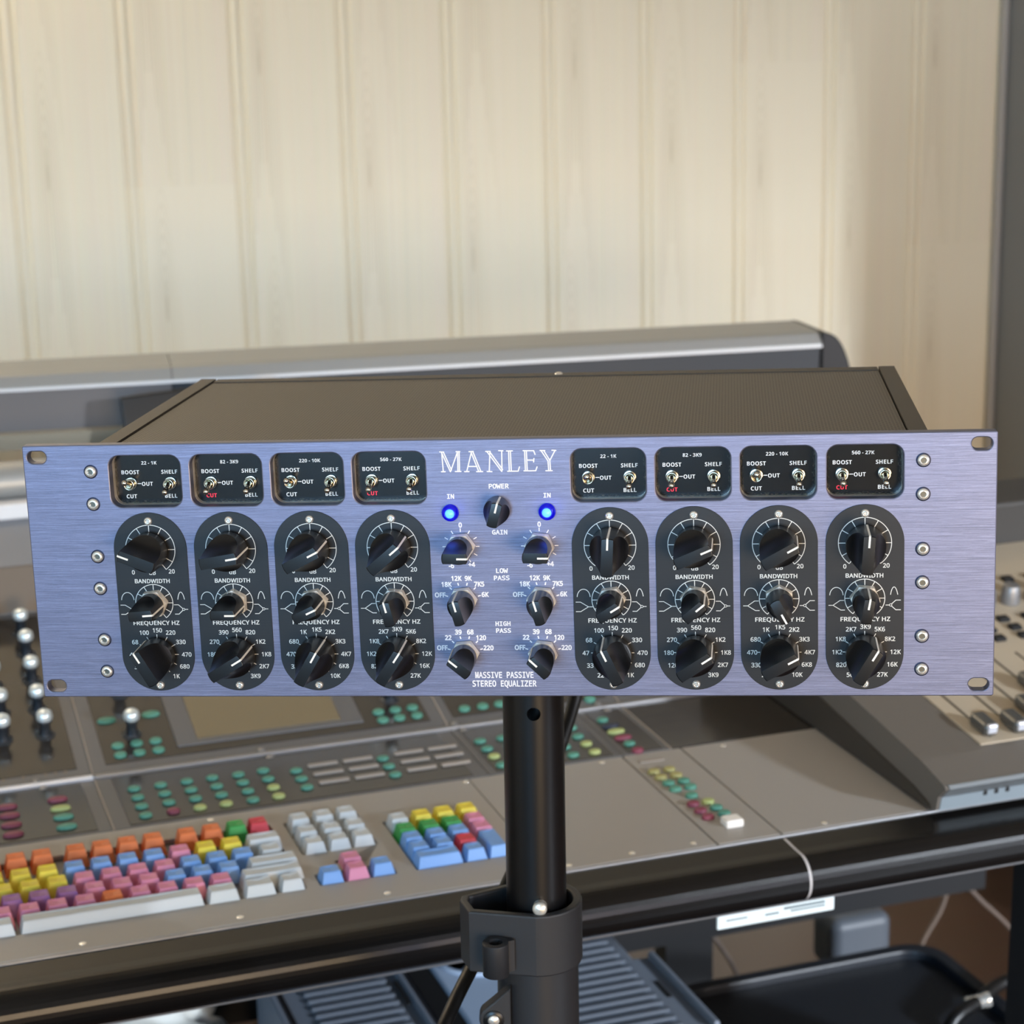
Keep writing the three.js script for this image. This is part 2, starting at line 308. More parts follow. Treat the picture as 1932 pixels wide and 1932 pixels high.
// the dial plates
const PW = 37.8, PH = 93.9, PK = 16, PCY = -15.75;
const FREQ = [['22', '33', '47', '68', '100', '150', '220', '330', '470', '680', '1K'], ['82', '120', '180', '270', '390', '560', '820', '1K2', '1K8', '2K7', '3K9'], ['220', '330', '470', '680', '1K', '1K5', '2K2', '3K3', '4K7', '6K8', '10K'], ['560', '820', '1K2', '1K8', '2K7', '3K9', '5K6', '8K2', '12K', '16K', '27K']];
const FPOS = [[-6.3, -11.7], [-11.4, -6.6], [-13.4, 0], [-11.7, 6.7], [-6.6, 11.7], [0.4, 12.9], [7.3, 11.7], [12.3, 6.7], [14.9, 0], [13.4, -6.4], [8.6, -11.6]];
function dialArt(c, i, w, h) {
  c.fillStyle = 'rgb(30,31,34)'; c.fillRect(0, 0, w, h);
  for (let k = 0; k < 2600; k++) { const v = 22 + rnd() * 22 | 0; c.fillStyle = `rgba(${v},${v},${v + 1},0.45)`; c.fillRect(rnd() * w, rnd() * h, 40 + rnd() * 160, 1); }
  const X = (x) => (x + PW / 2) * PK, Y = (y) => (PCY + PH / 2 - y) * PK;
  c.strokeStyle = c.fillStyle = '#e4e3de'; c.lineWidth = 0.4 * PK; c.lineJoin = 'round';
  const line = (...p) => { c.beginPath(); p.forEach(([x, y], k) => (k ? c.lineTo(X(x), Y(y)) : c.moveTo(X(x), Y(y)))); c.stroke(); };
  const ring = (cy, r, t) => {
    c.beginPath(); c.arc(X(0), Y(cy), r * PK, (-90 - 144) * Math.PI / 180, (-90 + 144) * Math.PI / 180); c.stroke();
    for (const a of [-144, -120, -90, -60, -30, 0, 30, 60, 90, 120, 144]) { const q = a * Math.PI / 180; line([r * Math.sin(q), cy + r * Math.cos(q)], [(r - t) * Math.sin(q), cy + (r - t) * Math.cos(q)]); }
  };
  ring(12, 12.8, 3.6); ring(-15.9, 9.7, 3.0);
  const T = (s, x, y, hh, o) => text(c, s, X(x), Y(y), hh * PK, { stroke: 1.9, stretch: 1.02, ...o });
  T('0', -9.7, 0.3, 2.15); T('dB', 0.2, 0, 2.15); T('20', 10.3, 0.6, 2.15);
  T('BANDWIDTH', -0.2, -4.4, 2.05, { stretch: 1.13 }); T('FREQUENCY HZ', 0.2, -26.5, 2.1, { stretch: 1.2 });
  c.lineWidth = 0.4 * PK;
  c.beginPath(); c.moveTo(X(-17), Y(-14.3)); c.bezierCurveTo(X(-16.6), Y(-9), X(-10.9), Y(-9), X(-10.5), Y(-14.3)); c.stroke();
  c.beginPath(); c.moveTo(X(12.4), Y(-14.2)); c.bezierCurveTo(X(13.2), Y(-9), X(15), Y(-9), X(15.9), Y(-14.2)); c.stroke();
  const low = i < 2, m = -19.4, d = 2.45;
  if (low) {
    line([-17.8, m + d], [-15.4, m + d], [-11.5, m], [-9.3, m]); line([-17.8, m - d], [-15.4, m - d], [-11.5, m]);
    line([10.2, m + d], [12.5, m + d], [14.8, m + 0.3]); line([10.4, m - d], [12.5, m - d], [14.8, m - 0.3]); line([15.6, m], [17.4, m]);
  } else {
    line([-17.6, m], [-15.4, m], [-12, m + d], [-10, m + d]); line([-15.4, m], [-11.6, m - d], [-9.6, m - d]);
    line([10, m], [12, m]); line([12.8, m + 0.4], [15, m + d], [17.4, m + d]); line([12.8, m - 0.4], [15, m - d], [17.4, m - d]);
  }
  c.lineWidth = 0.3 * PK; c.beginPath(); c.arc(X(low ? 15.1 : 12.5), Y(m), 0.6 * PK, 0, 7); c.stroke(); c.lineWidth = 0.4 * PK;
  for (let a = -150, k = 0; k < 11; k++, a += 30) {
    const q = a * Math.PI / 180; line([8.4 * Math.sin(q), -43.3 + 8.4 * Math.cos(q)], [10.8 * Math.sin(q), -43.3 + 10.8 * Math.cos(q)]);
    T(FREQ[i][k], FPOS[k][0], -43.3 + FPOS[k][1], 2.2);
  }
}
const dialMats = FREQ.map((_, i) => new THREE.MeshPhysicalMaterial({ map: tex(canvas(Math.round(PW * PK), Math.round(PH * PK), (c, w, h) => dialArt(c, i, w, h)), true), roughness: 0.42, metalness: 0.15 }));
const plateGeo = fitUV(extrude(roundRect(new THREE.Shape(), -PW / 2, -PH / 2, PW, PH, PW / 2 - 0.01), 0.6, 0.1, 32, 1), PW, PH);
const headGeo = latheZ([[2.95, 0], [3.0, 0.5], [2.8, 1.1], [2.3, 1.5], [1.55, 1.65], [1.5, 1.5], [1.4, 0.6], [0, 0.6]], 24);
const hexGeo = new THREE.CylinderGeometry(1.4, 1.4, 0.2, 6).rotateX(Math.PI / 2).translate(0, 0, 0.62);
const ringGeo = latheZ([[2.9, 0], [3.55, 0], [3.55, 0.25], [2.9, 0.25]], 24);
const smallHead = latheZ([[2.1, 0], [2.15, 0.4], [1.9, 1.05], [1.3, 1.4], [0.9, 1.45], [0.8, 0.9], [0, 0.9]], 20);
const smallHex = new THREE.CylinderGeometry(0.8, 0.8, 0.2, 6).rotateX(Math.PI / 2).translate(0, 0, 0.9);
COLX.forEach((x, k) => {
  const p = part(eq, 'dial_plate', plateGeo, dialMats[k % 4], [x, PCY, 0.02]);
  for (const y of [26.9, -59.6]) { const s = part(p, 'screw', merge([smallHead.clone(), smallHex.clone()]), M.chrome, [0, y - PCY, 0.6]); s.rotation.z = rnd() * 3; }
});
for (const sx of [-206.4, 206.3]) for (const y of [52.6, 35.9, 8.6, -8.2, -35.4, -52.3]) {
  const s = part(eq, 'screw', headGeo, M.chrome, [sx, y, 0]);
  part(s, 'socket', hexGeo, M.socket, null, [0, 0, rnd() * 3]); part(s, 'shadow_ring', ringGeo, M.darkRing);  // dark ring paints the shadow gap round each screw head
}
// pointer knobs: a tapered cylinder with two scoops that leave a gripping bar
const ev = new Evaluator(); ev.attributes = ['position', 'normal']; ev.useGroups = false;
function knobShape(r0, r1, z0, D, bar, rim) {
  const body = new Brush(latheZ([[0, Math.min(z0, 0.6)], [4, Math.min(z0, 0.6)], [4, z0], [r0 - 0.3, z0], [r0, z0 + 0.3], [r1 + 0.25, D - 0.5], [r1 - 0.25, D], [0, D]].map(([r, y]) => [r, y]), 72)); body.updateMatrixWorld();
  let res = body;
  for (const s of [-1, 1]) {
    const sh = new THREE.Shape(); const b = bar / 2, zl = z0 + rim, H = D - zl;
    sh.moveTo(s * b, D + 1); sh.lineTo(s * b, D - 0.2);
    sh.bezierCurveTo(s * (b + 0.5), D - H * 0.45, s * (b + (r0 - b) * 0.35), zl + H * 0.16, s * (r0 + 1.5), zl);
    sh.lineTo(s * (r0 + 4), zl); sh.lineTo(s * (r0 + 4), D + 1); sh.closePath();
    const g = new THREE.ExtrudeGeometry(sh, { depth: 60, bevelEnabled: false, curveSegments: 16 }); g.translate(0, 0, -30); g.rotateX(Math.PI / 2);
    g.scale(1, 1, 1);
    // after the turn: shape's y runs along +z, extrusion along y
    const cut = new Brush(g); cut.updateMatrixWorld();
    res = ev.evaluate(res, cut, SUBTRACTION);
  }
  const g = res.geometry; g.clearGroups(); return g;
}
const bigKnob = knobShape(9.7, 9.4, 3.6, 27, 5.6, 4.5), smallKnob = knobShape(6.6, 6.1, 6.5, 26, 5.0, 4);
function pointerShape(r0, r1, rin, z0, D) {
  const w = 0.95, a = box(w, r1 - rin, 0.3, 0, (r1 + rin) / 2, D), L = Math.hypot(r0 - r1, D - z0), an = Math.atan2(r0 - r1, D - z0);
  const b = box(w, 0.3, L - 0.6); b.translate(0, 0, -L / 2); b.rotateX(-an); b.rotateX(2 * an); b.translate(0, r1 + 0.22, D + 0.15);
  return merge([a, b]);
}
const bigPointer = pointerShape(9.68, 9.4, 3.9, 4.0, 27), smallPointer = pointerShape(6.55, 6.1, 1.1, 7, 26);
const nutGeo = merge([new THREE.CylinderGeometry(7.3, 7.5, 4.2, 6).rotateX(Math.PI / 2).translate(0, 0, 2.8), latheZ([[0, 1], [4.6, 1], [4.6, 6.5], [0, 6.5]], 24)]);
const gainKnob = knobShape(6.6, 6.1, 1.2, 15.5, 5.0, 3), gainPointer = pointerShape(6.55, 6.1, 1.3, 2, 15.5);
function knob(x, y, deg, big) {
  const k = part(eq, 'control_knob', big ? bigKnob : smallKnob, M.knob, [x, y, 0], [0, 0, -deg * Math.PI / 180]);
  part(k, 'pointer_line', big ? bigPointer : smallPointer, M.pointer);
  if (!big) part(k, 'shaft_nut', nutGeo, M.nickel, null, [0, 0, (deg * 1.0 + ((x * 7.3) % 40)) * Math.PI / 180]);
  return k;
}
[-69, 81, 63, 50, 3, 67, 61, 4].forEach((a, i) => knob(COLX[i], 12, a, true));
[86, 90, 65, -14, 58, 50, 152, 10].forEach((a, i) => knob(COLX[i], -15.9, a, false));
[-30, 59, 31, 34, -25, 57, 62, 31].forEach((a, i) => knob(COLX[i], -43.3, a, true));
{ const k = part(eq, 'control_knob', gainKnob, M.knob, [-0.8, 31, 0], [0, 0, -0.27]); part(k, 'pointer_line', gainPointer, M.pointer); }
knob(-19.9, 12, 91, false); knob(19.5, 12, 91, false);
knob(-19.9, -15.7, -15, false); knob(19.6, -15.7, -16, false);
knob(-20, -43.5, -50, false); knob(19.5, -43.5, -46, false);
// lettering printed on the blue panel
{
  const CW = 74, CH = 128, CK = 15, c0 = [0, 0];
  const art = canvas(CW * CK, CH * CK, (c, w, h) => {
    c.fillStyle = '#000'; c.fillRect(0, 0, w, h); c.fillStyle = c.strokeStyle = '#fff'; c.lineCap = 'round';
    const X = (x) => (x + CW / 2) * CK, Y = (y) => (CH / 2 - y) * CK;
    const logo = [-28.5,60.1,-26.5,60.0,-27.5,60.0,-27.1,50.3,-28.0,50.1,-26.2,50.1,-27.6,59.8,-23.6,50.1,-26.6,59.9,-23.0,50.9,-23.5,50.1,-19.6,60.0,-19.6,60.0,-19.8,50.2,-18.8,60.0,-19.0,50.2,-20.3,60.1,-18.5,60.1,-21.1,50.1,-18.3,50.1,-12.7,59.8,-15.4,50.1,-16.5,50.0,-14.3,50.0,-13.0,60.0,-9.5,50.1,-12.0,60.0,-8.4,50.0,-13.9,60.0,-11.8,60.1,-10.5,49.9,-7.5,49.9,-14.2,52.6,-10.2,52.5,-3.6,59.3,-4.2,50.0,-5.3,49.9,-2.9,49.8,-5.0,59.9,1.9,49.9,-3.7,59.9,2.4,50.8,-5.6,60.0,-3.4,60.0,2.3,60.2,2.1,50.0,0.8,60.3,2.9,60.2,5.7,60.1,5.7,49.9,6.6,60.1,6.7,49.9,4.7,60.1,7.6,60.1,4.9,49.9,10.1,49.9,10.1,49.9,10.8,52.0,13.6,60.1,13.7,50.0,14.5,60.0,14.6,50.0,12.9,60.1,18.1,60.0,18.1,60.0,18.7,58.2,14.5,55.4,17.7,55.3,18.1,56.1,17.9,54.4,13.0,50.0,18.8,50.0,18.8,50.0,19.5,51.9,21.8,59.9,25.0,54.8,23.1,59.9,25.9,55.1,28.5,59.8,25.9,55.0,25.0,54.8,25.2,49.9,25.9,55.0,26.1,50.0,21.3,60.1,23.6,60.0,27.1,60.1,29.0,60.0,23.8,49.9,26.9,49.9];
    c.lineWidth = 0.64 * CK;
    for (let i = 0; i < logo.length; i += 4) { c.beginPath(); c.moveTo(X(logo[i]), Y(logo[i + 1])); c.lineTo(X(logo[i + 2]), Y(logo[i + 3])); c.stroke(); }
    const T = (s, x, y, hh, o) => text(c, s, X(x), Y(y), hh * CK, { font: 'monospace', stroke: 3.4, stretch: 1.06, ...o });
    T('IN', -24.1, 37.6, 2.2); T('IN', 23.9, 37.6, 2.2); T('POWER', 0.1, 42.5, 2.3, { stretch: 1.05 }); T('GAIN', -0.2, 19.1, 2.2);
    T('LOW', 0, -0.6, 2.3); T('PASS', -0.1, -4.3, 2.3); T('HIGH', -0.3, -28, 2.2); T('PASS', -0.2, -31.6, 2.2);
    T('MASSIVE PASSIVE', -0.6, -54.9, 3.0, { stretch: 0.79, stroke: 4 }); T('STEREO EQUALIZER', -0.8, -59.4, 3.0, { stretch: 0.81, stroke: 4 });
    const num = (s, x, y) => T(s, x, y, 2.35, { font: FONT, stroke: 4.6, stretch: 0.95 });
    for (const cx of [-19.9, 19.5]) {
      num('0', cx + 0.1, 23); num('+4', cx + 5, 2.7); num('-6', cx - 5.2, 2.2);
      num('OFF', cx - 11.6, -12.9); num('18K', cx - 8.2, -7.5); num('12K', cx - 3.1, -4.4); num('9K', cx + 2.9, -4.4); num('7K5', cx + 8.4, -7.4); num('6K', cx + 11.1, -12.8);
      num('OFF', cx - 11.7, -40.5); num('22', cx - 8.4, -35.2); num('39', cx - 3.2, -32.3); num('68', cx + 2.9, -32.3); num('120', cx + 8.2, -35.3); num('220', cx + 11.8, -40.6);
      c.lineWidth = 0.5 * CK; c.lineCap = 'butt';
      const tick = (cy, deg, a, b) => { const q = deg * Math.PI / 180; c.beginPath(); c.moveTo(X(cx + a * Math.sin(q)), Y(cy + a * Math.cos(q))); c.lineTo(X(cx + b * Math.sin(q)), Y(cy + b * Math.cos(q))); c.stroke(); };
      for (const a of [-150, -120, -90, -60, -30, 0, 30, 60, 90, 120, 150]) tick(12, a, 7.4, 9.3);
      c.lineWidth = 0.65 * CK; for (const a of [-75, -45, -15, 15, 45, 75]) { tick(-15.7, a, 7.8, 9.3); tick(-43.5, a, 7.8, 9.3); }
    }
  });
  const m = std({ color: rgb(246, 244, 250), alphaMap: tex(art, false), transparent: true, roughness: 0.6 });
  part(eq, 'printed_lettering', new THREE.PlaneGeometry(CW, CH), m, [0, 0, 0.06], null, 'white printed lettering');
}
// blue indicator lamps
for (const x of [-24.4, 23.8]) {
  const l = part(eq, 'indicator_lamp', latheZ([[4.3, 0], [4.3, 1.2], [3.9, 2.4], [2.9, 3.3], [2.4, 3.4], [2.4, 0.5]], 32), std({ color: rgb(8, 10, 120), roughness: 0.25, emissive: new THREE.Color(0.0, 0.0, 0.75), emissiveIntensity: 1 }), [x, 29.4, 0], null, 'blue glowing lamp');
  part(l, 'lamp_core', latheZ([[2.5, 2.6], [2.3, 3.5], [1.5, 4.2], [0, 4.5]], 24), std({ color: rgb(120, 180, 255), emissive: new THREE.Color(0.08, 0.5, 1.0), emissiveIntensity: 1.3, roughness: 0.3 }));
  const b = new THREE.PointLight(new THREE.Color(0.05, 0.1, 1), 0.0003, 0, 2); b.position.set(x * S, 29.4 * S, 8 * S); b.shadow.radius = 0.15; eq.add(b);
}
// the case behind the panel
{
  const Dp = 238, perf = canvas(128, 128, (c) => {
    c.fillStyle = 'rgb(104,97,88)'; c.fillRect(0, 0, 128, 128); c.fillStyle = 'rgb(10,9,8)';
    for (const [x, y] of [[32, 32], [96, 96], [32, 160], [160, 32], [96, -32], [-32, 96]]) { c.beginPath(); c.arc(x, y, 25, 0, 7); c.fill(); }
  });
  const pt = tex(perf, true, [1 / 0.0034, 1 / 0.0034]);
  const perfB = tex(canvas(128, 128, (c) => { c.fillStyle = '#fff'; c.fillRect(0, 0, 128, 128); c.fillStyle = '#000'; for (const [x, y] of [[32, 32], [96, 96]]) { c.beginPath(); c.arc(x, y, 25, 0, 7); c.fill(); } }), false, [1 / 0.0034, 1 / 0.0034]);
  const coverMat = std({ map: pt, roughness: 0.5, metalness: 0.2, bumpMap: perfB, bumpScale: 0.0003 });
  part(eq, 'top_cover', boxUV(box(402, 1.2, Dp - 8, 0, 60.0, -6.4 - (Dp - 8) / 2 - 1)), coverMat, null, null, 'perforated dark metal cover');
  part(eq, 'cover_lip', box(402, 1.0, 12, 0, 60.6, -Dp + 4), M.case);
  for (const s of [-1, 1]) part(eq, 'case_side', merge([box(9.2, 2, Dp - 6, s * 206.4, 60.6, -6.4 - (Dp - 6) / 2), box(2, 122, Dp - 6, s * 210, 0, -6.4 - (Dp - 6) / 2)]), M.case);
  part(eq, 'bottom_plate', box(418, 1.6, Dp - 8, 0, -61, -6.4 - (Dp - 8) / 2), M.case);
  part(eq, 'back_plate', box(418, 120, 1.6, 0, -0.6, -Dp + 1), M.case);
  part(eq, 'cover_screw', lathe([[0, 1.4], [1.6, 1.2], [2.6, 0.3], [2.7, 0]], 16), M.chrome, [11, 61, -Dp + 3]);
  part(eq, 'chassis_plate', box(404, 110, 1.5, 0, 0, -16), M.black);
}

// ---------------------------------------------------------------- speaker-type pole stand carrying the equalizer
{
  const st = thing('pole_stand', 'black telescopic pole stand with plastic collar holding the equalizer', 'stand', -47.5, 0, 91);
  const top = 1033;
  { // inner tube with its row of pin holes: cut through
    let t = new Brush(new THREE.CylinderGeometry(17.5, 17.5, top - 700, 64).translate(0, 700 + (top - 700) / 2, 0)); t.updateMatrixWorld();
    const h = new Brush(new THREE.CylinderGeometry(3.9, 3.9, 40, 24).rotateX(Math.PI / 2).translate(0, 0, 10)); h.rotation.y = -0.42; h.position.set(-2, 986, 8); h.updateMatrixWorld();
    t = ev.evaluate(t, h, SUBTRACTION); t.geometry.clearGroups();
    part(st, 'inner_tube', t.geometry, M.pole);
  }
  part(st, 'support_plate', rbox(70, 4, 70, 1.5), M.pole, [0, top - 1, 0]);
  part(st, 'outer_tube', lathe([[23.6, 130], [24, 131], [24, 838], [22, 840]], 48), M.collar);
  { // teardrop collar: ring round the tube with a hollow clamping ear to the left
    const outer = new THREE.Shape(); const R = 26.5, a = 2.02;
    const ear = (s, r, ex, ey) => { s.absarc(0, 0, r, -Math.PI * 0.62, Math.PI * 0.55, false); s.lineTo(-ex, ey); s.lineTo(-ex - 3, ey - 6); s.lineTo(-ex - 3, -ey * 0.2); s.closePath(); return s; };
    ear(outer, R, 40, 19);
    const inner = new THREE.Path(); inner.absarc(0, 0, 21.2, -Math.PI * 0.62, Math.PI * 0.55, false); inner.lineTo(-36, 15.5); inner.lineTo(-38.5, 11); inner.lineTo(-38.5, -0.5); inner.closePath();
    outer.holes.push(inner);
    const g = extrude(outer, 38, 1.2, 40); g.rotateX(-Math.PI / 2);
    part(st, 'collar', g, M.collar, [0, 829, 0]);
  }
  part(st, 'screw_boss', merge([lathe([[4.2, 20], [4.2, 1], [3.0, 0.5]], 24), lathe([[4.2, 20], [7.4, 20], [7.6, 19.2], [7.6, 0], [0, 0]], 28), box(9, 19, 10, 7, 9.5, -5)]), M.collar, [-33, 834, 21]);
  part(st, 'lock_pin', merge([new THREE.CylinderGeometry(4.1, 4.1, 8, 24).rotateX(Math.PI / 2), lathe([[0, 1.8], [2.8, 1.5], [3.9, 0.7], [4.2, 0]], 24).rotateX(Math.PI / 2).translate(0, 0, 4)]), std({ color: rgb(214, 210, 200), roughness: 0.25, metalness: 0.55 }), [-4.5, 869.5, 18], [-0.12, -0.38, 0], 'pale metal locking pin');
  {
    const sh = new THREE.Shape(); sh.moveTo(9, 15); sh.lineTo(-1, 6); sh.absarc(-1, -5, 8.5, Math.PI * 0.78, Math.PI * 1.45, false); sh.lineTo(9, -20); sh.closePath();
    const kn = part(st, 'clamp_lug', extrude(sh, 10, 1.2, 16), M.collar, [-28, 806, 4], [0, -0.35, 0]);
    part(kn, 'lug_washer', latheZ([[3.6, 10], [6, 10], [6, 11], [3.6, 11.4]], 24), M.pole, [-1, -5, 0]);
    part(kn, 'lug_bolt', latheZ([[3.8, 9.8], [3.6, 11], [2.4, 12], [0, 12.3]], 20), M.chrome, [-1, -5, 0]);
  }
  part(st, 'base_hub', lathe([[0, 60], [30, 60], [36, 66], [36, 150], [30, 156], [24, 157]], 32), M.collar);
  for (let i = 0; i < 3; i++) { const a = i * 2.094 + 0.5; part(st, 'leg', tube([[20 * Math.cos(a), 110, 20 * Math.sin(a)], [200 * Math.cos(a), 60, 200 * Math.sin(a)], [380 * Math.cos(a), 12, 380 * Math.sin(a)]], 11, 12, 10), M.pole); }
}
tag(part(scene, 'power_cable', tube([[40, 985, -46], [24, 943, -28], [8, 920, -12], [-22, 880, 18], [-50, 848, 38], [-76, 818, 60], [-96, 806, 82], [-116, 790, 106], [-160, 640, 140], [-230, 300, 150], [-300, 8, 170], [-420, 6, 240]], 4.3, 120, 12), M.cable), 'black power cable hanging down behind the pole stand', 'cable');

// ---------------------------------------------------------------- mixing console
const TILT = 1.1984 * Math.PI / 180;
const con = thing('mixing_console', 'large grey mixing console with coloured keyboard and black padded front edge', 'mixing console', 21.8, 758.9, -167.3);
con.rotation.x = TILT;                                  // local x right, y out of the work surface, z towards the operator
{
  const U0 = -720, U1 = 760, UT = (14.5 * Math.PI / 180) - TILT;
  const UP = (u, n, s) => [u, -s * Math.sin(UT) + n * Math.cos(UT), -300 + s * Math.cos(UT) + n * Math.sin(UT)];   // s is negative towards the back
  // body
  const yb = -281 * Math.sin(UT), zb = -300 - 281 * Math.cos(UT);
  const prof = [[-4, 0], [-4, -300], [-yb - 4, zb], [-yb + 34, zb - 8], [-yb + 34, zb - 60], [-yb - 90, zb - 80], [-60, -320], [-60, 0]];
  const UB = 346;
  part(con, 'console_body', merge([prismX(prof, U0, UB), prismX([[-4, 0], [-4, -440], [-60, -440], [-60, 0]], UB, U1)]), M.frameGrey);
  // back steps visible on the far left
  part(con, 'back_panel', box(UB - U0, 44, 4, (U0 + UB) / 2, -yb + 22, zb - 3), M.brownGrey);
  part(con, 'back_slope', prismX([[-yb + 44, zb - 6], [-yb + 70, zb - 84], [-yb + 40, zb - 84], [-yb + 36, zb - 10]], U0, UB), M.blueGrey);
  part(con, 'white_ledge', rbox(UB - U0, 16, 22, 3, (U0 + UB) / 2, -yb + 77, zb - 90), M.whiteTrim);
  { const g = new THREE.CylinderGeometry(20, 20, UB - U0, 32).rotateZ(Math.PI / 2); part(con, 'silver_rail', g, M.silver, [(U0 + UB) / 2, -yb + 98, zb - 118]); }
  // lower plates
  const plate = (name, u0, u1, v0, v1, mat, th = 4, r = 0.8) => part(con, name, rbox(u1 - u0 - 0.9, th, v1 - v0 - 0.6, r, (u0 + u1) / 2, -th / 2, (v0 + v1) / 2), mat);
  const keyPlateShape = new THREE.Shape(); keyPlateShape.moveTo(-480, -0); keyPlateShape.lineTo(33.4, 0); keyPlateShape.lineTo(33.4, 189.6); keyPlateShape.lineTo(-480, 189.6); keyPlateShape.closePath();
  const wells = [[-139.3, -450, 37, 158.5], [-70.3, -128.6, 94, 157], [-71, -128.8, 38, 57.5], [-90, -108.8, 57, 75.6], [20, -56, 38, 131]];
  for (const [a, b, c, d] of wells) keyPlateShape.holes.push(roundRect(new THREE.Path(), b, c, a - b, d - c, 1.5));
  const kp = part(con, 'keyboard_plate', extrude(keyPlateShape, 4, 0.5, 4, 1).rotateX(-Math.PI / 2).translate(0, -4, 0), M.consoleGrey);
  part(con, 'keyboard_tray', box(513, 1, 189, -223.5, -5, -95), M.black);
  plate('blank_plate', 33.6, 169, -189.6, 0, M.consoleGrey);
  const tp = plate('transport_plate', 169.5, 222.5, -189.6, 0, M.consoleGrey);
  plate('blank_plate', 223, 760, -189.6, 0, M.consoleGrey);
  const screwG = lathe([[0, 0.5], [1.2, 0.6], [2.6, 0.3], [2.7, 0]], 16);
  for (const [u, v] of [[153, -9], [103, -9], [51, -6], [-87, -9], [-194, -9], [-303, -8], [263, -7], [259, -181], [149, -183], [30, -184], [-180, -184]]) part(con, 'screw', screwG, M.chrome, [u, 0, v]);
  part(con, 'front_lip', rbox(U1 - U0, 5, 3, 1, (U0 + U1) / 2, -2.8, 1.2), M.rail);
  // dark inset panels of the lower band with their grey frames
  const cell = (u0, u1, v0, v1, m = 11) => { const f = plate('module_frame', u0, u1, v0, v1, M.frameGrey); const i = part(con, 'module_panel', rbox(u1 - u0 - 2 * m, 3, v1 - v0 - 8, 0.6, (u0 + u1) / 2, -0.9, (v0 + v1) / 2), M.inset); return i; };
  const c1 = cell(-460, -254.3, -299, -190.4), c2 = cell(-253.8, 53, -299, -190.4, 13), c3 = cell(53.5, 171.5, -299, -190.4, 7), c4 = cell(172, 214.5, -299, -190.4, 5);
  part(con, 'dark_glass_panel', rbox(545, 3, 108, 0.6, 487.5, -1, -244.7), M.inset);
  part(con, 'hinge_strip', rbox(1014, 5, 5, 1.2, 253, 0.5, -300.5), M.rail);
  part(con, 'hinge_strip', rbox(205.5, 5, 5, 1.2, -357, 0.8, -300.5), M.railBright, null, null, 'strip with painted blue-white highlight');  // highlight on the left length painted in with a brighter material
  const hs = lathe([[0, 2], [3, 1.8], [3.6, 0], [3.6, -1]], 16);
  for (const u of [-300, -112, 60, 195, 330]) for (const s of [7, -7]) part(con, 'screw', hs, M.rail, [u + (s > 0 ? 4 : 0), s > 0 ? 0 : 1.8, -300.5 + s]);
  for (const [u, m] of [[-254, M.strip], [53.2, M.frameGrey], [171.7, M.frameGrey], [214.8, M.strip]]) part(con, 'seam_strip', rbox(1.5, 3, 108, 0.4), m, [u, -1.0, -244.8]);
  // push buttons
  const btn = (w, d) => lathe([[5, -1], [5, 1.6], [4.6, 2.7], [3.6, 3.3], [0, 3.5]], 20).scale(w / 10, 1, d / 10); const b1 = mm(btn(10.5, 8.5)), b2 = mm(btn(16, 8.5));
  const add = (p, list, mat, g = b1) => { for (const [u, v] of list) part(p, 'push_button', g, mat, [u, 0, v]); };
  const grid = (us, vs) => us.flatMap((u) => vs.map((v) => [u, v]));
  add(c2, grid([-227, -205.3, -184, -163], [-264, -245, -226]), M.teal); add(c2, [[-227, -207], [-141.5, -263], [-141.5, -245], [-141.5, -226], [-141.5, -207], [-120.5, -264], [-120.5, -245]], M.teal);
  add(c2, [[-205, -207.5]], M.maroon); add(c2, [[-184, -207], [-163, -207], [-120.5, -226], [-120.5, -207]], M.yellowGreen);
  add(c2, grid([-95, -20.7], [-254, -235.5, -216.5]), M.teal);
  const bar = mm(rbox(25.4, 2.4, 4.2, 0.8, 0, 1.6, 0));
  for (const u of [-71, -41, 3.6, 33.2]) for (const v of [-259.5, -240.5, -221.5]) part(c2, 'display_strip', bar, M.strip, [u, 0, v]);
  add(c3, [[68, -262], [88, -262], [68, -243], [68, -205], [88, -205], [88, -243], [109, -262], [109, -243], [109, -224], [152, -263], [131, -262], [150, -242], [131, -223], [131, -204]], M.teal);
  add(c3, [[68, -225], [150.5, -223.5], [150.5, -204]], M.yellowGreen);
  add(c4, [[184.5, -271], [185, -211]], M.teal); add(c4, [[185.5, -255]], M.navy, b2); add(c4, [[185, -241]], M.yellowGreen, b2); add(c4, [[185, -225.5]], M.maroon, b2); add(c4, [[185.5, -194.5]], M.maroon);
  add(c1, [[-327.5, -263], [-327.5, -245], [-328, -226], [-328.5, -207], [-288, -264]], M.maroon, b2); add(c1, [[-288, -245]], M.yellowGreen, b2); add(c1, [[-288, -227], [-288, -207]], M.teal, b2);
  // transport keys
  add(tp, [[179.5, -146], [193.3, -146], [180, -133], [193.5, -132.5]], M.olive); add(tp, [[181, -119.5], [194.3, -119.5], [181.3, -106.7], [194.3, -106.3], [188, -90], [196, -61], [197, -48.5]], M.teal);
  add(tp, [[195, -74]], M.yellowGreen); add(tp, [[182, -74], [182, -60], [182.3, -46.8]], M.maroon);
  part(tp, 'label_strip', rbox(22, 1.4, 5, 0.5, 188.5, 0.3, -171.5), M.strip);
  const kc = part(tp, 'square_key', rbox(15, 7, 13, 2, 195, 2.4, -30), std({ color: rgb(232, 228, 222), roughness: 0.45 }), null, null, 'white square key');
  // upper, steeper panels
  const upRot = [UT, 0, 0];
  const upPart = (name, g, mat, u, n, s, parent = con) => { const m = part(parent, name, g, mat, UP(u, n, s), upRot); return m; };
  const upCell = (u0, u1, m) => { upPart('module_frame', rbox(u1 - u0 - 1, 4, 276, 0.8), M.frameGrey, (u0 + u1) / 2, -2, -141); return upPart('module_panel', rbox(u1 - u0 - 2 * m, 3, 254, 0.6), M.inset, (u0 + u1) / 2, -0.8, -141 - 3); };
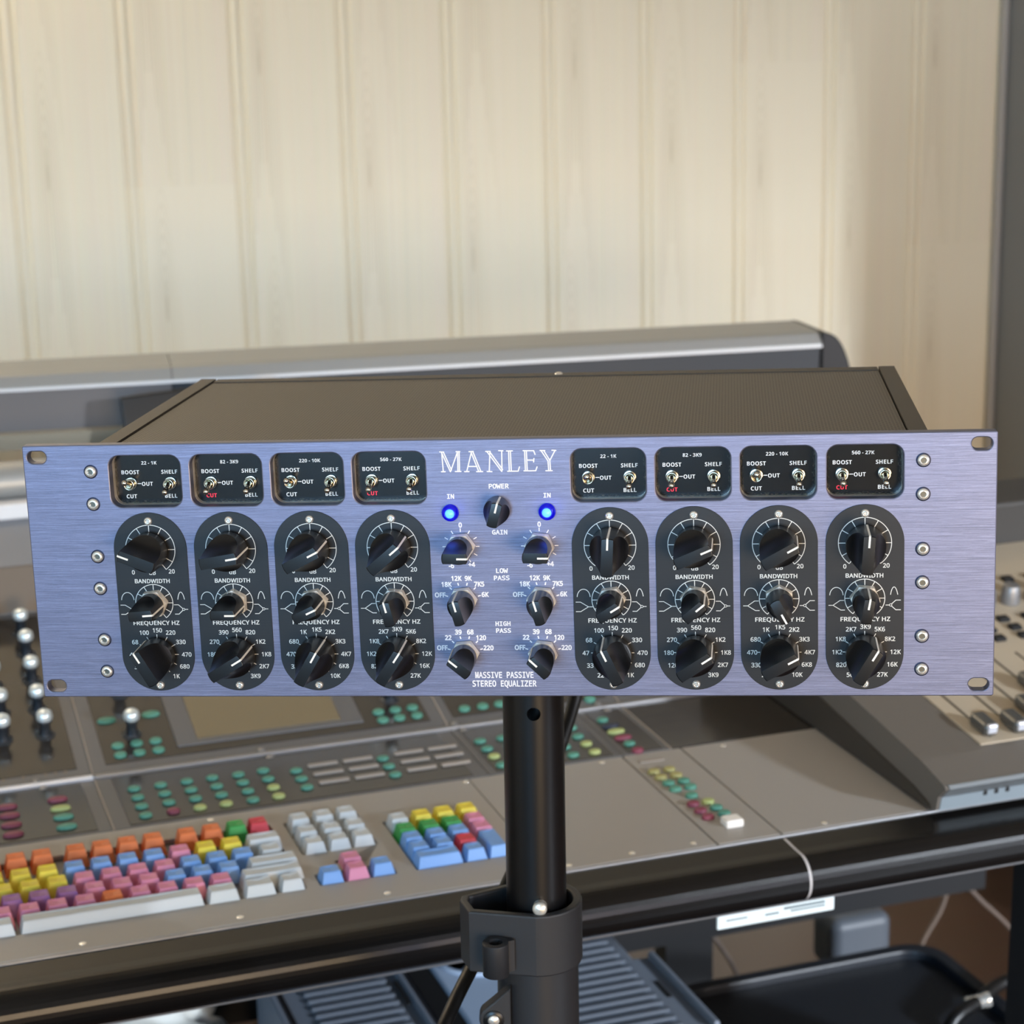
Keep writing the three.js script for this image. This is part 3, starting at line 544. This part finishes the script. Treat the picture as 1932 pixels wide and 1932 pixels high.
  for (const [u, m] of [[-254, M.strip], [53.2, M.strip], [214.8, M.strip]]) upPart('seam_strip', rbox(1.5, 3, 274, 0.4), m, u, -0.9, -141);
  const sub = (p, name, g, mat, du, n, ds, label) => part(p, name, g, mat, [du, n, ds], null, label);
  const u1c = upCell(-460, -254.3, 11), u2c = upCell(-253.8, 53, 12), u3c = upCell(53.5, 214.5, 8); upCell(215, 346, 8);
  const loc = (u0, u1) => (u0 + u1) / 2;
  const onU = (p, c, name, g, mat, u, s) => sub(p, name, g, mat, u - c, 0.8, s + 144);
  const c2x = loc(-253.8, 53), c1x = loc(-460, -254.3), c3x = loc(53.5, 214.5);
  for (const [u, s] of [[-228, -41], [-212, -41], [-196, -41], [-228, -27], [-212, -27], [-196, -27], [-0.5, -39.5], [15, -39.5], [30.5, -39.5], [0, -26.5], [15, -26.5], [31, -26.5]]) onU(u2c, c2x, 'push_button', b1, M.teal, u, s);
  onU(u2c, c2x, 'push_button', b2, M.teal, -231, -81); onU(u2c, c2x, 'push_button', b2, M.teal, -193, -82);
  onU(u1c, c1x, 'push_button', b2, M.teal, -343, -14 - 4);
  for (const u of [75, 92, 108, 125, 190]) onU(u3c, c3x, 'push_button', b1, M.teal, u, u === 190 ? -16 : -27);
  { const f = onU(u2c, c2x, 'screen_bezel', rbox(163, 4, 112, 1.2), M.frameGrey, -98, -84); }
  { const f = onU(u2c, c2x, 'touch_screen', rbox(126, 1.5, 78, 0.4, 0, 2, 0), M.screen, -98.5, -74); f.userData.label = 'tan unlit screen'; }
  const knobG = mm(lathe([[8.5, 0], [8.5, 1.2], [6, 2], [5, 3], [4.4, 14], [6.2, 15], [6.6, 18], [0, 18]], 28)), capG = mm(lathe([[6.6, 17.6], [6.9, 20], [6.2, 23.5], [4, 25.3], [0, 26]], 28)), knobBody = std({ color: rgb(58, 62, 68), roughness: 0.28, metalness: 0.5 });
  const enc = (p, c, u, s) => { const k = onU(p, c, 'encoder_knob', knobG, knobBody, u, s); part(k, 'knob_cap', capG, knobMat); };
  const knobMat = std({ color: rgb(226, 236, 240), metalness: 0.6, roughness: 0.3 });
  for (const [u, s] of [[-284, -72], [-318.5, -73], [-285, -112], [-316, -113], [-284, -160], [-317, -160], [-283, -205], [-283, -243], [-317, -205], [-317, -245], [-355, -73], [-355, -112]]) enc(u1c, c1x, u, s);
  for (const [u, s] of [[-213.5, -56], [15, -58], [-213.5, -120], [15, -120]]) enc(u2c, c2x, u, s);
  const fs = mm(rbox(2, 0.6, 50, 0.2)); for (const u of [-291, -283, -275, -325, -309]) onU(u1c, c1x, 'scale_line', fs, M.brownGrey, u, -38);
  // padded front edge in two lengths with a thin gap between them
  const arm = []; arm.push([-2.5, 2], [-1.4, 5], [-2.5, 24]); for (let i = 0; i <= 16; i++) { const a = Math.PI / 2 - i * Math.PI / 16; arm.push([-20.5 + 18 * Math.sin(a), 32 + 18 * Math.cos(a)]); } arm.push([-38.5, 2]);
  const armG = (a, b) => prismX(arm, a, b);
  part(con, 'padded_edge', armG(U0, 221), M.armrest); part(con, 'padded_edge', armG(223.4, U1), M.armrest);
  part(con, 'edge_gap', prismX(arm.map(([y, z]) => [y * 0.985 - 0.3, z * 0.99]), 220.5, 224), std({ color: rgb(190, 186, 186), roughness: 0.5 }));
  // understructure
  part(con, 'under_panel', box(1530, 340, 20, 45, -248, -620), M.black);
  part(con, 'frame_leg', box(60, 690, 60, 536, -400, -80), M.black); part(con, 'frame_leg', box(60, 690, 60, -690, -400, -80), M.black);
  // keyboard keys
  const KM = {}; const kmat = (n, c, r = 0.5) => (KM[n] = std({ color: rgb(...c), roughness: r }));
  kmat('o', [214, 112, 58]); kmat('y', [222, 200, 60]); kmat('b', [112, 156, 214]); kmat('p', [208, 128, 156]); kmat('v', [146, 96, 150]); kmat('w', [190, 194, 196]); kmat('g', [46, 146, 68]); kmat('r', [196, 52, 66]);
  const keyCache = {};
  function keycap(w, d, h) {
    const id = w + '_' + d + '_' + h; if (keyCache[id]) return keyCache[id];
    const rings = [], N = 5;                             // N points on each side
    const ring = (hw, z0, z1, y, dish) => { const r = []; const pts = [[-hw, z0, hw, z0], [hw, z0, hw, z1], [hw, z1, -hw, z1], [-hw, z1, -hw, z0]]; for (const [xa, za, xb, zb] of pts) for (let i = 0; i < N; i++) { const t = i / N, x = xa + (xb - xa) * t, z = za + (zb - za) * t; const tx = Math.abs(x) > hw - 9 ? (hw - Math.abs(x)) / 9 : 1; r.push([x, y - dish * (1 - (1 - tx) * (1 - tx)), z]); } return r; };
    const W = w - 1.4, D = d - 1.4;
    rings.push(ring(W / 2, -D / 2, D / 2, 0, 0), ring(W / 2 - 0.3, -D / 2 + 0.3, D / 2 - 0.4, 1.2, 0), ring(W / 2 - 2.7, -D / 2 + 1.6, D / 2 - 4.2, h - 0.7, 0), ring(W / 2 - 3.2, -D / 2 + 2.1, D / 2 - 4.8, h, 0), ring(W / 2 - 4.4, -D / 2 + 3.2, D / 2 - 5.8, h - 0.25, 0.8));
    const pos = [], idx = []; rings.forEach((r) => r.forEach((p) => pos.push(...p))); const n = N * 4;
    for (let k = 0; k < rings.length - 1; k++) for (let i = 0; i < n; i++) { const a = k * n + i, b = k * n + (i + 1) % n, c = a + n, e = b + n; idx.push(a, c, b, b, c, e); }
    const ci = pos.length / 3; pos.push(0, h - 1.1, -1.3); const o = (rings.length - 1) * n; for (let i = 0; i < n; i++) idx.push(o + i, ci, o + (i + 1) % n);
    let g = new THREE.BufferGeometry(); g.setAttribute('position', new THREE.Float32BufferAttribute(pos, 3)); g.setIndex(idx); g = g.toNonIndexed(); g.computeVertexNormals();
    return (keyCache[id] = mm(g));
  }
  const key = (u, v, w, c, d = 19, h = 12) => part(kp, 'keycap', keycap(w, d, h), KM[c], [u, -4.2, v + 1.5]);
  const P = 19.4;
  const rowOf = (u0, v, s, h) => [...s].forEach((c, i) => key(u0 - i * P, v, P, c, 19, h));
  'rgoo'.split('').forEach((c, i) => key([-150, -167, -185.8, -205][i], -150, 18.8, c, 19, 13));
  [-230.7, -249.9, -269, -288.3].forEach((u) => key(u, -150, P, 'o', 19, 13)); [-313.3, -332.3, -351.5, -370.5].forEach((u) => key(u, -150, P, 'o', 19, 13));
  rowOf(-176.8, -120.5, 'yypbbbbyyyo', 13); rowOf(-172 - 0.3, -101.2, 'bbbpppp' + 'yyyo', 12);
  rowOf(-186.9 - 0.2, -81.5, 'bbbppp' + 'vvvo', 12); rowOf(-196.3, -63.3, 'ppppopppppo', 12);
  key(-152.5, -120.5, 29, 'w', 19, 13); key(-151.5, -101.3, 20, 'w', 19, 12); key(-154, -81.8, 40, 'w', 19, 12); key(-159, -63, 48, 'w', 19, 12);
  key(-149, -45, 20, 'w', 19, 12); key(-172.5, -45, 25, 'w', 19, 12); key(-199, -45, 25, 'w', 19, 12); key(-277, -45.5, 130, 'w', 19, 12); key(-356, -45.5, 26, 'w', 19, 12);
  for (const v of [-148.5, -123, -101.5]) for (const u of [-118, -99, -80.5]) key(u, v, 19.2, 'w', 19.5, 12);
  key(-99, -65.5, 19.2, 'p'); key(-119, -47.5, 19.2, 'b'); key(-99.6, -47.5, 19.2, 'p'); key(-80.3, -48.5, 19.2, 'b');
  [['w', 'y', 'y', 'y'], ['g', 'g', 'g', 'p'], ['b', 'b', 'b', 'p'], ['b', 'b', 'r', '']].forEach((r, j) => r.forEach((c, i) => c && key([-46, -27.2, -9.2, 9.4][i], [-121.5, -101, -83.8, -66][j], 18.8, c)));
  key(-37, -48, 37.5, 'b'); key(-8.7, -48, 18.8, 'b'); key(9.4, -57, 18.8, 'b', 37);
}
// meter bridge of the console: a thing of the same desk but a housing of its own behind the work surface
{
  const mb = thing('meter_bridge', 'long dark meter bridge with silver top edge behind the mixing console', 'meter bridge', -237, 0, -1000);
  mb.rotation.y = -Math.atan2(115, 908) * 1.0;
  const Lr = 905, L0 = -900;
  const sec = [[1016, -4], [1012, -1], [1000.5, 2], [958, -6], [930, -20], [930, -120], [1010, -120], [1016, -40]];
  part(mb, 'housing', prismX([[1014, -6], [1000, -1], [956, -4], [934, -16], [934, -106], [1014, -106]], L0, Lr), M.endCap);
  part(mb, 'fascia', prismX([[1001, 1], [956, -2], [956, -8], [1001, -6]], L0, 175), std({ color: rgb(112, 108, 108), roughness: 0.55 }));
  part(mb, 'fascia', prismX([[1001, 1], [936, -2], [936, -8], [1001, -6]], 176.5, Lr - 8), M.slate);
  for (const [a, b] of [[L0, 175.4], [176.2, Lr - 6]]) part(mb, 'top_edge', prismX([[1014.2, -104], [1016.2, -100], [1016.4, -12], [1014.5, -4], [1004, 2.6], [1001, 3.4], [1000, 1], [1008, -20], [1008, -104]], a, b), M.silver);
  part(mb, 'trim_line', prismX([[1003, 3.6], [1000, 4.4], [999.4, 1], [1003, 1]], L0, Lr - 6), M.whiteTrim);
  part(mb, 'lower_lip', prismX([[957, 0], [955, 8], [938, 4], [936, -10], [950, -10]], L0, Lr - 10), M.tan);
  { const s = new THREE.Shape(); s.moveTo(-6, 1016.5); s.bezierCurveTo(14, 1016.5, 26, 1004, 38, 930); s.lineTo(-6, 930); s.closePath();
    const g = extrude(s, 106, 2, 12); g.translate(Lr, 0, -103); part(mb, 'end_cap', g, M.endCap); }
  for (const x of [-500, 300, 760]) part(mb, 'support_post', box(60, 934, 50, x, 467, -70), M.black);
}
tag(part(scene, 'tablet', rbox(150, 62, 7, 2.5), std({ color: rgb(9, 9, 11), roughness: 0.35 }), [-48, 970, -930], [-0.2, -0.12, 0.055]), 'black tablet leaning against the dark meter bridge behind the equalizer', 'tablet');

// ---------------------------------------------------------------- fader controller on the right end of the console
{
  const fc = thing('fader_controller', 'grey fader controller with beige top panel standing on the right of the console', 'fader controller', 21.8 + 350, 758.9, -167.3);
  fc.rotation.x = TILT;
  const ang = Math.atan2(14.5, 112.5), top = (z) => 36.3 + (-16.5 - z) * Math.tan(ang);
  const Wd = 420, back = -420;
  const prof = [[top(-16.5), -16.5], [28, 21], [25.5, 23.5], [15.6, 13], [3.4, 10], [2, 0], [2, back], [top(back), back]];
  part(fc, 'housing', prismX(prof, 0, Wd), M.deviceGrey);
  part(fc, 'side_cheek', prismX([[12, -24], [6, 2], [2, 4], [2, back], [top(back) - 26, back]], -2, 0.5), std({ color: rgb(50, 46, 42), roughness: 0.6 }));
  part(fc, 'lip', prismX([[28.4, 20], [28.6, 22.4], [26, 24.4], [15.4, 13.6], [14.5, 12]], 3, Wd), M.deviceLip);
  part(fc, 'underside', prismX([[15, 13.4], [3, 10.6], [3, 9], [15, 11]], 3, Wd), std({ color: rgb(126, 138, 146), roughness: 0.5 }));
  for (let i = 0; i < 3; i++) part(fc, 'vent_slot', box(3, 4, 1, 42 + i * 10, 13.5, 13.2), M.black);
  const D = (x, n, s) => [x, 36.3 - s * Math.sin(ang) + n * Math.cos(ang), -16.5 + s * Math.cos(ang) + n * Math.sin(ang)];
  const on = (name, g, mat, x, n, s, p = fc) => part(p, name, g, mat, D(x, n, s), [ang, 0, 0]);
  const bp = on('fader_panel', rbox(Wd - 60, 2, 398, 0.6), M.beige, 59 + (Wd - 60) / 2, 0.2, -205);
  const subp = (name, g, mat, x, s, n = 1) => part(bp, name, g, mat, [x - (59 + (Wd - 60) / 2), n, s + 205]);
  const slot = mm(box(1.8, 0.8, 130)), cap = mm(rbox(14, 12, 26, 4.5, 0, 6, 0, 3)), capTop = mm(rbox(9, 8, 4, 1.5, 0, 7.5, 12));
  for (let i = 0; i < 10; i++) { const x = 73.3 + i * 26.6; subp('fader_slot', slot, M.slot, x, -80); const k = subp('fader_cap', cap, M.faderCap, x, i === 0 ? -26 : i === 1 ? -24 : -30 - (i * 37) % 60); part(k, 'cap_face', capTop, M.railBright); }
  const kn = mm(lathe([[9, 0], [9.5, 1], [9, 10], [7.5, 17], [6.6, 18], [0, 18]], 28)), bt = mm(rbox(11, 4, 9, 1.2, 0, 1.5, 0));
  for (const x of [182, 208, 234, 260, 286]) { subp('rotary_knob', kn, M.rail, x, -240); subp('push_button', bt, M.black, x - 2, -207); subp('push_button', bt, M.black, x - 1, -189); subp('push_button', bt, M.black, x - 2, -172); subp('push_button', bt, M.black, x, -285); }
  on('back_box', rbox(Wd - 20, 46, 60, 4, 0, 20, 0), std({ color: rgb(60, 58, 56), roughness: 0.6 }), Wd / 2 + 10, 2, -395);
}

// ---------------------------------------------------------------- things under and around the desk
{
  const t = thing('label_strip', 'small white plastic strip with grey print under the padded console edge', 'label', 246.5, 688.5, -180);
  t.rotation.z = 0.0;
  part(t, 'strip_body', rbox(101, 12.5, 3, 1.4), M.tagWhite);
  const ink = [box(36, 2.4, 0.3, 24, 2.6, 1.6), box(30, 1.6, 0.3, 27, -0.4, 1.6), box(12, 1.8, 0.3, -4, 0, 1.6), box(18, 1.4, 0.3, -34, 0.8, 1.6)];
  part(t, 'print', merge(ink), M.tagInk, null, null, 'illegible grey print');
}
{ // grey plastic case
  const t = thing('plastic_case', 'grey plastic case with ribbed panels and round recess under the desk', 'storage case', 0, 0, 0);
  const Y = 450;
  const s = new THREE.Shape(); s.moveTo(-64, 430); s.lineTo(322, 430); s.lineTo(317, 590); s.lineTo(299, 592); s.lineTo(300, 690); s.lineTo(-64, 690); s.closePath();
  const body = extrude(s, 440, 3, 4, 2).rotateX(-Math.PI / 2); part(t, 'case_body', body, M.plasticGrey, [0, Y - 440, 0]);
  const rib = (a, b, n, z0) => { for (let i = 0; i < n; i++) part(t, 'rib', rbox(b - a, 5, 7.5, 2.2), M.ribGrey, [(a + b) / 2, Y + 1.2, z0 - i * 15.5]); };
  rib(-30, 54, 15, -448); rib(172, 288, 15, -448);
  part(t, 'edge_rail', rbox(6, 9, 230, 2), M.plasticGrey, [-60, Y + 2, -560]); part(t, 'edge_rail', rbox(5, 9, 230, 2), M.plasticGrey, [68, Y + 2, -560]); part(t, 'edge_rail', rbox(6, 10, 158, 2), M.plasticGrey, [316, Y + 2, -510]);
  part(t, 'gap', rbox(22, 6, 240, 1), M.black, [88, Y + 0.4, -560]);
  part(t, 'slot', box(4, 1, 50, 0, 0, 0), M.black, [60, Y + 3.4, -600]); part(t, 'slot', box(4, 1, 34, 0, 0, 0), M.black, [300, Y + 0.6, -520]); part(t, 'slot', box(4, 1, 200, 0, 0, 0), M.black, [-50, Y + 0.6, -560]);
  part(t, 'smooth_panel', rbox(70, 8, 250, 3), M.plasticPale, [136, Y + 2, -560]);
  part(t, 'round_recess', lathe([[36, 3], [39, 5], [42, 3], [42, 0], [0, 0], [0, 1], [36, 1]], 48), M.plasticPale, [150, Y + 5, -640]);
}
{ // open black bin
  const t = thing('storage_bin', 'open dark plastic bin with rounded rim under the desk on the right', 'bin', 0, 0, 0);
  const ring = (x0, z0, x1, z1, r, w, y, h) => { const o = roundRect(new THREE.Shape(), x0, z0, x1 - x0, z1 - z0, r); o.holes.push(roundRect(new THREE.Path(), x0 + w, z0 + w, x1 - x0 - 2 * w, z1 - z0 - 2 * w, r - w * 0.6)); return extrude(o, h, 2.5, 10).rotateX(-Math.PI / 2).translate(0, y, 0); };
  part(t, 'rim', ring(335, 330, 650, 612, 40, 16, 388, 12), M.bin);
  part(t, 'bin_wall', ring(347, 342, 638, 600, 34, 4, 4, 386), M.bin);
  part(t, 'bin_floor', extrude(roundRect(new THREE.Shape(), 349, 344, 287, 254, 30), 4, 0, 8).rotateX(-Math.PI / 2), M.bin, [0, 4, 0]);
}
{
  const t = thing('audio_cable', 'black cable with bright metal plug lying over the dark bin', 'cable', 0, 0, 0);
  part(t, 'cord', tube([[900, 330, -520], [760, 400, -490], [690, 414, -478], [650, 412, -474], [610, 408, -455], [575, 400, -442], [540, 300, -430], [520, 60, -420]], 7, 60, 10), M.cable);
  part(t, 'plug', lathe([[7.2, -13], [7.6, -12], [7.6, -9], [7.2, -8], [7.2, 5], [7.9, 6], [7.9, 11], [7.2, 12]], 20), M.chrome, [613, 408.4, -456], [0.9, 0, -1.2], 'bright metal plug');
}
const W = (label, pts, r) => tag(part(scene, 'thin_cable', tube(pts, r, 30, 8), M.wire), label, 'cable');
W('thin beige cable running down left of the dark bin', [[500, 330, -850], [517, 307, -850], [542, 258, -850], [560, 150, -850], [570, 4, -850]], 3);
W('thin beige cable running down behind the right rim of the dark bin', [[822, 330, -850], [813, 302, -850], [785, 255, -850], [760, 140, -850], [740, 4, -850]], 3);
W('thin beige cable hanging beside the right desk leg', [[850, 325, -850], [867, 306, -850], [920, 248, -850], [960, 140, -850], [980, 4, -850]], 3);
tag(part(scene, 'power_adapter', rbox(80, 70, 60, 14, 0, 0, 0, 4), std({ color: rgb(78, 84, 92), roughness: 0.5 }), [690, 290, -850]), 'grey rounded adapter box in the shade under the desk', 'adapter');
tag(part(scene, 'crumpled_bag', (() => { const g = new THREE.SphereGeometry(1, 36, 24), p = g.attributes.position; for (let i = 0; i < p.count; i++) { const x = p.getX(i), y = p.getY(i), z = p.getZ(i), f = 1 + 0.14 * Math.sin(x * 5 + z * 7) * Math.cos(y * 6 + x * 3) + 0.06 * Math.sin(z * 17 + y * 13); p.setXYZ(i, x * 95 * f, y * 60 * f, z * 60 * f); } g.computeVertexNormals(); return g; })(), M.paper, [-188, 385, -690]), 'crumpled white plastic bag below the left part of the console', 'bag');

renderer.render(scene, camera);
